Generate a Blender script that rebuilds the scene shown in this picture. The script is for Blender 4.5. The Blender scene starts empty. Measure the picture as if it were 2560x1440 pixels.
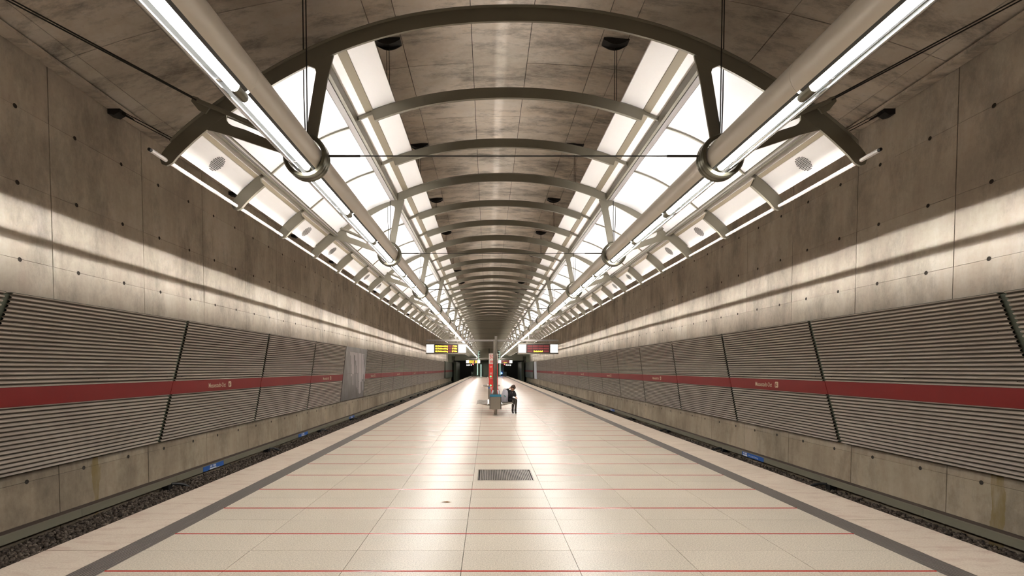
import bpy, math, random
import numpy as np
from mathutils import Vector, Matrix

# ------------------------------------------------------------------ camera, world, exposure
C = bpy.context.scene.collection
SC = bpy.context.scene
cam_d = bpy.data.cameras.new('camera'); cam = bpy.data.objects.new('camera', cam_d); C.objects.link(cam)
cam_d.sensor_width = 36; cam_d.sensor_fit = 'HORIZONTAL'
cam_d.lens = 36 * 1277 / 2560
cam_d.shift_x = (1280 - 1219) / 2560
cam_d.shift_y = (966 - 720) / 2560
cam_d.clip_start = 0.05; cam_d.clip_end = 400
cam.location = (0, 0, 1.75); cam.rotation_euler = (math.radians(90 - 1.98), 0, 0)
SC.camera = cam
w = bpy.data.worlds.new('world'); SC.world = w; w.use_nodes = True
w.node_tree.nodes['Background'].inputs[0].default_value = (1, .93, .85, 1)
w.node_tree.nodes['Background'].inputs[1].default_value = 0.02
SC.view_settings.view_transform = 'Standard'; SC.view_settings.look = 'None'
SC.view_settings.exposure = 2.0; SC.view_settings.gamma = 1.0
SC.view_settings.use_curve_mapping = False
SC.cycles.adaptive_threshold = 0.04; SC.cycles.max_bounces = 5; SC.cycles.diffuse_bounces = 3; SC.cycles.glossy_bounces = 3
SC.cycles.sample_clamp_indirect = 6.0
LAMP_DOWN = 18.0      # tubes in the downward slots
LAMP_UP = 22.0        # tubes in the open tops of the pipes
LAMP_SIDE = 0.85     # watts per metre of the slim side-throwing strips in the pipes

R = math.radians
XC = 0.285            # centre line of platform and hall
XF = 0.300            # centre line of the roof steel
random.seed(7); rng = np.random.default_rng(7)

# ------------------------------------------------------------------ mesh helpers
class MB:
    def __init__(s): s.v = []; s.f = []
    def add(s, vs, fs):
        n = len(s.v); s.v += [tuple(p) for p in vs]; s.f += [tuple(i + n for i in q) for q in fs]; return s
    def box(s, x0, x1, y0, y1, z0, z1):
        if x0 > x1: x0, x1 = x1, x0
        return s.add([(x0,y0,z0),(x1,y0,z0),(x1,y1,z0),(x0,y1,z0),(x0,y0,z1),(x1,y0,z1),(x1,y1,z1),(x0,y1,z1)],
                     [(3,2,1,0),(4,5,6,7),(0,1,5,4),(1,2,6,5),(2,3,7,6),(3,0,4,7)])
    def bar(s, a, b, wx, wz=None):                      # square bar between two points
        a = Vector(a); b = Vector(b); d = (b - a).normalized(); wz = wz or wx
        u = d.cross(Vector((0,0,1)));
        if u.length < .1: u = d.cross(Vector((0,1,0)))
        u.normalize(); v = u.cross(d).normalized()
        vs = [p + u * (i * wx / 2) + v * (j * wz / 2) for p in (a, b) for i, j in ((-1,-1),(1,-1),(1,1),(-1,1))]
        return s.add(vs, [(0,1,2,3),(7,6,5,4),(0,4,5,1),(1,5,6,2),(2,6,7,3),(3,7,4,0)])
    def tube(s, pts, r, n=8, cap=True):
        pts = [Vector(p) for p in pts]; rs = r if isinstance(r, (list, tuple)) else [r] * len(pts); rings = []
        up = None
        for i, p in enumerate(pts):
            d = (pts[min(i+1, len(pts)-1)] - pts[max(i-1, 0)]).normalized()
            if up is None:
                up = Vector((0,0,1)) if abs(d.z) < .9 else Vector((0,1,0))
            u = d.cross(up).normalized(); v = u.cross(d).normalized(); up = v
            rings.append([p + (u * math.cos(2*math.pi*k/n) + v * math.sin(2*math.pi*k/n)) * rs[i] for k in range(n)])
        vs = [q for rg in rings for q in rg]; fs = []
        for i in range(len(pts) - 1):
            for k in range(n):
                fs.append((i*n+k, i*n+(k+1)%n, (i+1)*n+(k+1)%n, (i+1)*n+k))
        if cap: fs += [tuple(range(n-1, -1, -1)), tuple((len(pts)-1)*n + k for k in range(n))]
        return s.add(vs, fs)
    def prism(s, poly, y0, y1, ax='y'):                 # extruded polygon, poly in (x,z) for ax y
        n = len(poly)
        def P(a, b, t): return (a, t, b) if ax == 'y' else ((t, a, b) if ax == 'x' else (a, b, t))
        vs = [P(a, b, y0) for a, b in poly] + [P(a, b, y1) for a, b in poly]
        fs = [tuple(range(n)), tuple(range(2*n-1, n-1, -1))] + [(i, n+i, n+(i+1)%n, (i+1)%n) for i in range(n)]
        return s.add(vs, fs)
    def ball(s, c, r, n=10, m=7):
        r = r if isinstance(r, (tuple, list)) else (r, r, r); vs = [(c[0],c[1],c[2]-r[2])]; fs = []
        for j in range(1, m):
            t = math.pi * j / m
            for i in range(n):
                a = 2*math.pi*i/n
                vs.append((c[0]+r[0]*math.sin(t)*math.cos(a), c[1]+r[1]*math.sin(t)*math.sin(a), c[2]-r[2]*math.cos(t)))
        vs.append((c[0],c[1],c[2]+r[2])); L = len(vs)-1
        for i in range(n): fs.append((0, 1+(i+1)%n, 1+i)); fs.append((L, 1+(m-2)*n+i, 1+(m-2)*n+(i+1)%n))
        for j in range(m-2):
            for i in range(n): fs.append((1+j*n+i, 1+j*n+(i+1)%n, 1+(j+1)*n+(i+1)%n, 1+(j+1)*n+i))
        return s.add(vs, fs)
    def mesh(s, name, mat, smooth=False):
        me = bpy.data.meshes.new(name); me.from_pydata(s.v, [], s.f); me.update()
        if mat: me.materials.append(mat)
        if smooth:
            me.polygons.foreach_set('use_smooth', [True]*len(me.polygons))
            try: me.set_sharp_from_angle(angle=R(40))
            except Exception: pass
        return me
    def build(s, name, mat, parent=None, smooth=False, loc=None):
        return link(name, s.mesh(name, mat, smooth), parent, loc)
def link(name, me, parent=None, loc=None):
    o = bpy.data.objects.new(name, me); C.objects.link(o)
    if parent: o.parent = parent
    if loc: o.location = loc
    return o
def tag(o, label=None, cat=None, group=None, kind=None):
    if label: o['label'] = label
    if cat: o['category'] = cat
    if group: o['group'] = group
    if kind: o['kind'] = kind
    return o
def thing(name, label, cat, loc=(0,0,0), group=None):
    o = bpy.data.objects.new(name, None); C.objects.link(o); o.location = loc; o.empty_display_size = .1
    return tag(o, label, cat, group)
def struct(name, loc=(0,0,0)):
    o = bpy.data.objects.new(name, None); C.objects.link(o); o.location = loc; o['kind'] = 'structure'; return o
ORD = ['nearest','second','third','fourth','fifth','sixth','seventh','eighth','ninth','tenth','eleventh','twelfth','thirteenth',
       'fourteenth','fifteenth','sixteenth','seventeenth','eighteenth','nineteenth','twentieth','twenty-first','twenty-second']
TENS = {2:'twent',3:'thirt',4:'fort',5:'fift'}
def ordn(i):
    n = i + 1
    if n <= 20: return ORD[i]
    t, u = divmod(n, 10)
    if u == 0: return TENS[t] + 'ieth'
    return TENS[t] + 'y-' + ['','first','second','third','fourth','fifth','sixth','seventh','eighth','ninth'][u]

# ------------------------------------------------------------------ materials
def mat(name, col, rough=.5, metal=0.0, spec=.5, emit=None, es=0.0, coat=0.0):
    m = bpy.data.materials.new(name); m.use_nodes = True; b = m.node_tree.nodes['Principled BSDF']
    b.inputs['Base Color'].default_value = (*col, 1); b.inputs['Roughness'].default_value = rough
    b.inputs['Metallic'].default_value = metal; b.inputs['Specular IOR Level'].default_value = spec
    b.inputs['Coat Weight'].default_value = coat
    if emit: b.inputs['Emission Color'].default_value = (*emit, 1); b.inputs['Emission Strength'].default_value = es
    return m
class N:
    def __init__(s, m): s.t = m.node_tree; s.b = s.t.nodes['Principled BSDF']
    def n(s, typ, **kw):
        x = s.t.nodes.new(typ)
        for k, v in kw.items():
            if k.startswith('i_'): x.inputs[k[2:].replace('_', ' ')].default_value = v
            else: setattr(x, k, v)
        return x
    def l(s, a, b): s.t.links.new(a, b)
    def pos(s, sc=(1,1,1)):
        g = s.n('ShaderNodeNewGeometry'); mp = s.n('ShaderNodeMapping'); mp.inputs['Scale'].default_value = sc
        s.l(g.outputs['Position'], mp.inputs['Vector']); return mp.outputs[0]
    def noise(s, sc=(1,1,1), scale=1.0, detail=4, rough=.55):
        x = s.n('ShaderNodeTexNoise', i_Scale=scale, i_Detail=detail, i_Roughness=rough); s.l(s.pos(sc), x.inputs['Vector']); return x.outputs['Fac']
    def ramp(s, fac, stops):
        r = s.n('ShaderNodeValToRGB'); e = r.color_ramp.elements
        while len(e) < len(stops): e.new(.5)
        for el, (p, c) in zip(e, stops): el.position = p; el.color = (*c, 1) if len(c) == 3 else c
        s.l(fac, r.inputs[0]); return r.outputs[0]
    def mix(s, fac, a, b, mode='MIX'):
        x = s.n('ShaderNodeMix', data_type='RGBA', blend_type=mode)
        for inp, v in ((x.inputs[0], fac), (x.inputs[6], a), (x.inputs[7], b)):
            if hasattr(v, 'is_linked'): s.l(v, inp)
            elif isinstance(v, (int, float)): inp.default_value = v
            else: inp.default_value = (*v, 1)
        return x.outputs[2]
    def math(s, op, a, b=0.0, c=0.0):
        x = s.n('ShaderNodeMath', operation=op)
        for i, v in enumerate((a, b, c)):
            if hasattr(v, 'is_linked'): s.l(v, x.inputs[i])
            else: x.inputs[i].default_value = v
        return x.outputs[0]
    def bump(s, h, st=.2, dist=.01):
        x = s.n('ShaderNodeBump', i_Strength=st, i_Distance=dist); s.l(h, x.inputs['Height']); s.l(x.outputs[0], s.b.inputs['Normal'])
BW = lambda v: (v, v, v)
def concrete(name, base, vertical=True, stains=.5):
    m = mat(name, base, .75, spec=.25); k = N(m)
    big = k.noise(scale=.45, detail=5)
    streak = k.noise((1.6, 1.6, .30) if vertical else (.6, 1.3, 1), scale=1.6, detail=7, rough=.7)
    fine = k.noise(scale=9, detail=6, rough=.7)
    c = k.mix(k.ramp(big, [(.3, BW(0)), (.7, BW(1))]), tuple(x*.72 for x in base), tuple(x*1.2 for x in base))
    c = k.mix(.6, c, k.ramp(streak, [(.25, BW(.38)), (.7, BW(.66))]), 'OVERLAY')
    c = k.mix(.45, c, k.ramp(fine, [(.3, BW(.42)), (.7, BW(.6))]), 'OVERLAY')
    oi = k.n('ShaderNodeObjectInfo')
    c = k.mix(.5, c, k.ramp(oi.outputs['Random'], [(0, BW(.46)), (1, BW(.6))]), 'OVERLAY')
    pore = k.n('ShaderNodeTexVoronoi', i_Scale=11.0); k.l(k.pos(), pore.inputs['Vector'])
    c = k.mix(k.ramp(pore.outputs['Distance'], [(.03, BW(.5)), (.07, BW(0))]), c, tuple(x*.4 for x in base))
    if stains:
        st = k.noise((.55, 1.5, 1) if not vertical else (1, 1, .5), scale=1.1 if not vertical else .8, detail=9, rough=.75)
        c = k.mix(k.ramp(st, [(.475, BW(0)), (.64, BW(stains))]), c, tuple(x*.28 for x in base))
    k.l(c, k.b.inputs['Base Color']); k.bump(fine, .25, .006)
    return m, k, c
M = {}
CON = (.60, .52, .43)
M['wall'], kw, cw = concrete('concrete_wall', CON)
# rusty lime runs low on the walls: one at the left, one at the right
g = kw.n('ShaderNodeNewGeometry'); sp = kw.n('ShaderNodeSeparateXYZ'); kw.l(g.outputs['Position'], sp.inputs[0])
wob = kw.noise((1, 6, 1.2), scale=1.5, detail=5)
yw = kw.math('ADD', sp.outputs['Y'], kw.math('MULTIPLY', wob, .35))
low_dim = kw.ramp(kw.math('ADD', sp.outputs['Z'], kw.math('MULTIPLY', wob, .4)), [(.0, (.68, .63, .54)), (.9, BW(1.0))])
def run(yc, half, zt, sgn):
    a = kw.math('LESS_THAN', kw.math('ABSOLUTE', kw.math('SUBTRACT', yw, yc + .17)), half)
    b = kw.math('LESS_THAN', sp.outputs['Z'], zt); d = kw.math('GREATER_THAN', kw.math('MULTIPLY', sp.outputs['X'], sgn), 0)
    return kw.math('MULTIPLY', kw.math('MULTIPLY', a, b), d)
s1 = kw.math('MULTIPLY', kw.math('MAXIMUM', run(10.35, .09, .2, -1), run(8.5, .12, .05, 1)), kw.ramp(wob, [(.3, BW(.2)), (.6, BW(.85))]))
kw.l(kw.mix(s1, kw.mix(1.0, cw, low_dim, 'MULTIPLY'), (.26, .19, .07)), kw.b.inputs['Base Color'])   # lower wall darkened and browned in colour to balance the lamp light; rusty runs
M['ceil'], _, _ = concrete('concrete_ceiling', (.70, .61, .515), False, .8)
M['joint'] = mat('joint_dark', (.045, .036, .027), .9)
M['steel'] = mat('steel_paint', (.21, .19, .145), .4, .1)
M['ring'] = mat('ring_paint', (.15, .14, .10), .28, .55)
M['tan'] = mat('pipe_paint', (.56, .49, .40), .4, .15)
M['alu'] = mat('polished_aluminium', (.80, .81, .83), .16, 1.0)
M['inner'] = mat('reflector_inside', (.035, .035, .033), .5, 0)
M['panel'] = mat('white_panel', (.88, .85, .83), .34, 0, .5)
M['outer'] = mat('outer_panel', (.64, .61, .59), .4, 0, .3)
M['vault'] = mat('white_gloss_panel', (.62, .61, .61), .2, 0, .35)
M['beam'] = mat('roof_beam', (.27, .225, .16), .45, .1)
M['rail'] = mat('rail_grey', (.36, .33, .31), .35, .4)
M['rod'] = mat('white_rod', (.75, .70, .66), .35)
M['black'] = mat('black', (.012, .012, .012), .5)
M['cable'] = mat('cable', (.03, .027, .022), .5, .4)
M['lamp'] = mat('lamp_tube', (.9, .9, .9), .4, emit=(1, .975, .94), es=LAMP_DOWN)
M['lampup'] = mat('lamp_tube_upper', (.9, .9, .9), .4, emit=(1, .972, .94), es=LAMP_UP)
M['grille'] = mat('speaker_grille', (.03, .025, .02), .6)
m = M['sheet'] = mat('corrugated_sheet', (.53, .455, .38), .5, .1); k = N(m)
k.l(k.mix(.6, (.53, .455, .38), k.ramp(k.noise((1,.6,2), 2.0, 5), [(.3, BW(.40)), (.7, BW(.58))]), 'OVERLAY'), k.b.inputs['Base Color'])
m = M['red'] = mat('red_band', (.25, .017, .014), .5, 0, .25); k = N(m)
k.l(k.mix(.35, (.25,.017,.014), k.ramp(k.noise((1,.7,1), 1.2, 3), [(.3, BW(.42)), (.7, BW(.58))]), 'OVERLAY'), k.b.inputs['Base Color'])
M['groove'] = mat('groove_shade', (.10, .078, .058), .8)  # valley faces coloured dark to deepen the shade in the corrugation
M['cream'] = mat('cream_letters', (.66, .50, .33), .5)
M['post'] = mat('green_channel', (.075, .085, .055), .5, .3)
# granite tile
def granite(name, c1, c2, sc, rough, wave=False):
    m = mat(name, c1, rough, 0, .30); k = N(m)
    sp = k.n('ShaderNodeTexNoise', i_Scale=sc, i_Detail=3.0, i_Roughness=.8); k.l(k.pos(), sp.inputs['Vector'])
    c = k.mix(k.ramp(sp.outputs['Fac'], [(.32, BW(1)), (.60, BW(0))]), c1, c2)
    v = k.noise(scale=.9, detail=3); c = k.mix(1.0, c, k.ramp(v, [(.3, BW(.94)), (.7, BW(1.0))]), 'MULTIPLY')
    cell = k.n('ShaderNodeTexWhiteNoise', noise_dimensions='2D')
    mp = k.n('ShaderNodeMapping'); g = k.n('ShaderNodeNewGeometry'); k.l(g.outputs['Position'], mp.inputs['Vector'])
    mp.inputs['Location'].default_value = (-XC/1.03 + .5, .27, 0); mp.inputs['Scale'].default_value = (1/1.03, 2.0, 1)
    fl = k.n('ShaderNodeVectorMath', operation='FLOOR'); k.l(mp.outputs[0], fl.inputs[0]); k.l(fl.outputs[0], cell.inputs['Vector'])
    c = k.mix(1.0, c, k.ramp(cell.outputs['Value'], [(0, BW(.93)), (1, BW(1.0))]), 'MULTIPLY')
    if wave:
        w2 = k.noise((1.2, 3.5, 1), 2.5, 6); c = k.mix(k.ramp(w2, [(.5, BW(0)), (.7, BW(.6))]), c, (.42, .28, .22))
    k.l(c, k.b.inputs['Base Color'])
    rr = k.ramp(k.noise(scale=2.2, detail=4), [(.3, BW(rough*.94)), (.7, BW(rough*1.1))]); k.l(rr, k.b.inputs['Roughness'])
    return m
M['tile'] = granite('granite_tile', (.70, .62, .51), (.36, .305, .235), 75, .305)
M['edge'] = granite('edge_granite', (.68, .58, .475), (.52, .42, .33), 60, .42, True)
M['redline'] = mat('red_inlay', (.46, .014, .008), .18, 0, .4)
M['strip'] = mat('tactile_strip', (.085, .068, .055), .5)
M['metal'] = mat('brushed_steel', (.31, .275, .23), .3, .9)
M['chrome'] = mat('chrome_wire', (.75, .72, .68), .16, 1.0)
M['seatwire'] = mat('seat_wire', (.40, .37, .34), .35, .7)
M['duct'] = mat('duct_green_grey', (.28, .26, .19), .45, .3)
M['ducttop'] = mat('duct_top', (.085, .062, .05), .7)
m = M['ballast'] = mat('ballast', (.13, .10, .075), .9); k = N(m)
k.l(k.ramp(k.noise(scale=14, detail=2), [(.35, (.035,.026,.02)), (.55, (.12,.09,.068)), (.72, (.27,.22,.17))]), k.b.inputs['Base Color'])
M['railsteel'] = mat('rail_steel', (.12, .08, .055), .5, .6)
M['blue'] = mat('sign_blue', (.03, .12, .42), .4)
M['signwhite'] = mat('sign_white', (.72, .74, .80), .5)
M['green'] = mat('green_grey_cladding', (.15, .155, .115), .5)
M['greenlight'] = mat('pale_green_column', (.30, .32, .24), .5)
M['dark'] = mat('tunnel_dark', (.02, .02, .02), .8)
M['white_em'] = mat('sign_light_box', (.9,.9,.9), .4, emit=(1, .98, .95), es=2.2)
M['led'] = mat('led_yellow', (.9,.6,.05), .4, emit=(1, .62, .03), es=1.4)
M['ledred'] = mat('led_module_red', (.13,.03,.03), .4, emit=(1, .16, .15), es=.035)
M['screen'] = mat('screen_dark', (.03, .02, .02), .3)
M['redsig'] = mat('signal_red', (.9,.05,.05), .4, emit=(1, .03, .03), es=5)
M['bluesig'] = mat('light_blue', (.1,.2,.9), .4, emit=(.08, .25, 1), es=4)
M['whitesig'] = mat('tunnel_lamp', (.9,.9,.9), .4, emit=(1, .95, .8), es=5)
M['farfill'] = mat('far_fill', (.8,.9,.85), .4, emit=(.85, 1, .9), es=9)
M['greensig'] = mat('button_green', (.10,.45,.2), .4, emit=(.15, 1, .35), es=.28)
M['sos'] = mat('sos_red', (.62, .035, .028), .35, 0, .5, emit=None)
M['soswhite'] = mat('sos_white', (.66, .56, .50), .45)
M['teal'] = mat('teal_rim', (.02, .16, .25), .4)
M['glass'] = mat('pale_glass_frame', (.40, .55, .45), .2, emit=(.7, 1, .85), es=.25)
m = M['poster'] = mat('brushed_zinc', (.24, .215, .20), .5, .3); k = N(m)
k.l(k.ramp(k.noise((1,.8,.5), 1.6, 4), [(.3, (.16,.14,.125)), (.7, (.30,.27,.255))]), k.b.inputs['Base Color'])
M['paint'] = mat('poster_white', (.52, .46, .46), .6)

# ------------------------------------------------------------------ hall shell
WALLH = 8.265; CLADH = 8.17; YN, YF = -9.0, 118.0
def zceil(xp): return 8.77 - .0222 * xp * xp
HOLE_Z = (6.195, 4.915, 3.62, -.21)
def wall(side, sx):
    wl = struct('wall_' + side)
    X = XC + sx * WALLH
    MB().box(X + sx*.03, X + sx*.5, YN, YF + 6, -1.9, 7.9).build('concrete_core', M['joint'], wl)
    rows = [(-1.45, -.21), (-.21, .03), (2.92, 3.62), (3.62, 4.915), (4.915, 6.195), (6.195, 7.30)]
    ys = [9.45 + 2.5*k for k in range(-7, 44)]
    g = .009
    cells = [(z0, z1, y) for y in ys for (z0, z1) in rows]
    cells = sorted(cells, key=lambda c: abs(c[2] - 10))
    shown = [c for c in cells if c[2] >= 1.9]; shown = sorted(shown, key=lambda c: c[2])[:300]; ss = set(shown)
    cache = {}
    for (z0, z1, y) in shown:
        if (z0, z1) not in cache:
            h = z1 - z0
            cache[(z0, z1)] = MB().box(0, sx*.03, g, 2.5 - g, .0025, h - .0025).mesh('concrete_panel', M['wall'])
        link('concrete_panel', cache[(z0, z1)], wl, (X + random.uniform(0, .004)*sx, y, z0))
    rest = MB()
    for c in cells:
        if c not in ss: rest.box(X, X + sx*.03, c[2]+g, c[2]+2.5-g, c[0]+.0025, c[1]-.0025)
    tag(rest.build('concrete_panel_far', M['wall'], wl), kind='stuff')
    # tie holes: small dished cups on the joint lines
    hm = MB(); n = 10
    ring = lambda r, x: [(x, r*math.cos(2*math.pi*k/n), r*math.sin(2*math.pi*k/n)) for k in range(n)]
    vs = ring(.040, -sx*.0035) + ring(.033, -sx*.004) + ring(.020, sx*.0) 
    fs = [(k, (k+1)%n, n+(k+1)%n, n+k) for k in range(n)] + [(n+k, n+(k+1)%n, 2*n+(k+1)%n, 2*n+k) for k in range(n)] + [tuple(range(2*n, 3*n))]
    hm.add(vs, fs); hmesh = hm.mesh('tie_hole', M['joint'])
    hs = [(z, 8.78 + 1.25*k) for k in range(-3, 72) for z in HOLE_Z]; hs.sort(key=lambda c: c[1])
    far = MB()
    for i, (z, y) in enumerate(hs):
        if i < 160: link('tie_hole', hmesh, wl, (X, y, z + random.uniform(-.01, .01)))
        else: far.add([(a + X, b + y, c + z) for a, b, c in vs], fs)
    tag(far.build('tie_hole_far', M['joint'], wl), kind='stuff')
    return wl
wl = wall('left', -1); wr = wall('right', 1)

ce = struct('ceiling')
bnd = [-8.27, -7.75, -5.2, -2.65, -2.1, -.62, .62, 2.1, 2.65, 5.2, 7.75, 8.27]
ysl = [9.48 + 2.5*k for k in range(-7, 43)]
def slab(b0, b1, y0, y1, gx=.007):
    mb = MB(); b0 += gx; b1 -= gx; n = 1 if b1 - b0 < .8 else 3
    xs = [b0 + (b1-b0)*i/n for i in range(n+1)]
    poly = [(x + XC, zceil(x)) for x in xs] + [(x + XC, zceil(x) + .04) for x in reversed(xs)]
    mb.prism(poly, y0 + .006, y1 - .006); return mb
shownc = 0; restc = MB(); cache = {}
for y in ysl:
    for j in range(len(bnd)-1):
        if y >= 1.9 and shownc < 300:
            if j not in cache: cache[j] = slab(bnd[j], bnd[j+1], 0, 2.5).mesh('ceiling_slab', M['ceil'])
            link('ceiling_slab', cache[j], ce, (0, y, random.uniform(0, .008))); shownc += 1
        else:
            s_ = slab(bnd[j], bnd[j+1], y, y + 2.5); restc.add(s_.v, s_.f)
tag(restc.build('ceiling_slab_far', M['ceil'], ce), kind='stuff')
xs = [-8.9 + 17.8*i/24 for i in range(25)]
MB().prism([(x + XC, zceil(x) + .035) for x in xs] + [(x + XC, 9.3) for x in reversed(xs)], YN, YF).build('ceiling_core', M['joint'], ce)
for sx in (-1, 1):      # shadow gap and small cove along the wall heads
    MB().box(XC + sx*7.98, XC + sx*8.25, YN, YF - 14, 7.20, 7.27).build('cove', M['ceil'], ce)
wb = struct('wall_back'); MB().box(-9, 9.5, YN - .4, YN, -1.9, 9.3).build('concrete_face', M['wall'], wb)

# ------------------------------------------------------------------ platform
fl = struct('floor')
EDGE = 4.547; TH = 3.60
Y0R = 4.365; PE = 122.0
MB().box(XC - EDGE + .06, XC + EDGE - .06, YN, PE, -.55, -.031).build('platform_slab', M['joint'], fl)
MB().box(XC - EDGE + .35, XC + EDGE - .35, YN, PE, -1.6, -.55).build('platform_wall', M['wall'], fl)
tm = {}
def tile(w_, d_):
    if (w_, d_) not in tm: tm[(w_, d_)] = MB().box(.0025, w_ - .0025, .0025, d_ - .0025, -.03, 0).mesh('floor_tile', M['tile'])
    return tm[(w_, d_)]
cnt = 0; far = MB(); GX0, GX1, GY0, GY1 = -.155, .732, 7.96, 8.81
TX = [XC - TH + 1.0286*i for i in range(8)]
rows = [Y0R + .5*k for k in range(-20, 235)]
for y in rows:
    half = (round((y - Y0R)*2) % 2)
    a, b = (.0125, .5) if half == 0 else (0, .4875)
    y0, y1 = y + a, y + b
    for i in range(7):
        if i == 3 and 7.8 <= y < 8.8: continue
        if y >= 3.8 and cnt < 300:
            link('floor_tile', tile(1.0286, round(y1 - y0, 4)), fl, (TX[i], y0, random.uniform(-.0004, .0004))); cnt += 1
        elif y1 <= PE: far.box(TX[i] + .0025, TX[i+1] - .0025, y0 + .0025, y1 - .0025, -.03, 0)
tag(far.build('floor_tile_far', M['tile'], fl), kind='stuff')
# framed stone round the grate
x0, x1 = TX[3] + .003, TX[4] - .003
for bx in ((x0, x1, 7.867, GY0 - .004), (x0, x1, GY1 + .004, 8.862), (x0, GX0 - .004, GY0 - .003, GY1 + .003), (GX1 + .004, x1, GY0 - .003, GY1 + .003)):
    MB().box(*bx, -.03, 0).build('frame_stone', M['tile'], fl)
# glossy red inlay lines, slightly domed
def inlay(w_):
    n = 6; prof = [(-.0122 + .0244*i/n, .0035*math.sin(math.pi*i/n)) for i in range(n+1)]
    mb = MB(); vs = [(0, a, b) for a, b in prof] + [(w_, a, b) for a, b in prof]
    mb.add(vs, [(i, i+1, n+2+i, n+1+i) for i in range(n)]); return mb.mesh('red_line', M['redline'], True)
il = inlay(7.2 - .004); ilh = inlay(3.084)
for k in range(-4, 117):
    y = Y0R + k
    if k == 4: link('red_line', ilh, fl, (TX[0] + .002, y, 0)); link('red_line', ilh, fl, (TX[4] + .002, y, 0))
    else: link('red_line', il, fl, (TX[0] + .002, y, 0))
for sx in (-1, 1):
    n = 9; a, b = TH + .003, 3.858; pw = (b - a)/n; prof = [(a, -.03)]
    for i in range(n): prof += [(a + pw*(i+.12), -.006), (a + pw*(i+.3), 0.001), (a + pw*(i+.82), 0.001), (a + pw*(i+.98), -.006)]
    prof += [(b, -.03)]
    MB().prism([(XC + sx*x, z) for x, z in (prof if sx > 0 else prof[::-1])], YN, PE).build('tactile_strip', M['strip'], fl)
    es = MB().box(0, EDGE - 3.86, .003, .997, -.06, 0).mesh('edge_slab', M['edge'])
    for k in range(-8, 118):
        y = 3.865 + k; xx = XC + 3.86 if sx > 0 else XC - EDGE
        link('edge_slab', es, fl, (xx, y, random.uniform(-.0006, .0006)))
# grate
gr = thing('floor_grate', 'square grey metal grate set into the platform tiles in the foreground', 'grate', (GX0, GY0, 0))
mb = MB(); W_, D_ = GX1 - GX0, GY1 - GY0
mb.box(0, .012, 0, D_, -.03, .002).box(W_-.012, W_, 0, D_, -.03, .002).box(0, W_, 0, .008, -.03, .001).box(0, W_, D_-.008, D_, -.03, .001)
mb.build('frame', M['metal'], gr)
MB().box(.01, W_-.01, .01, D_-.01, -.03, -.026).build('pit', M['black'], gr)
nb = 30; bm_ = MB().box(0, .020, .008, D_ - .008, -.022, -.001).mesh('bar', mat('grate_bar', (.24, .21, .185), .4, .6))
for i in range(nb): link('bar', bm_, gr, (.030 + (W_-.08)*i/(nb-1), 0, 0))
lf = MB(); lf.add([(0,0,.001),(.05,.02,.006),(.10,.0,.001),(.16,.01,.003),(.10,.045,.008),(.05,.05,.004)], [(0,1,5),(1,2,4,5),(2,3,4)])
tag(lf.build('dry_leaf', mat('leaf_brown', (.24, .12, .04), .8), None, loc=(-.63, 6.62, .001)), 'small dry brown leaf lying on the platform tiles left of the centre', 'leaf')

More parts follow.
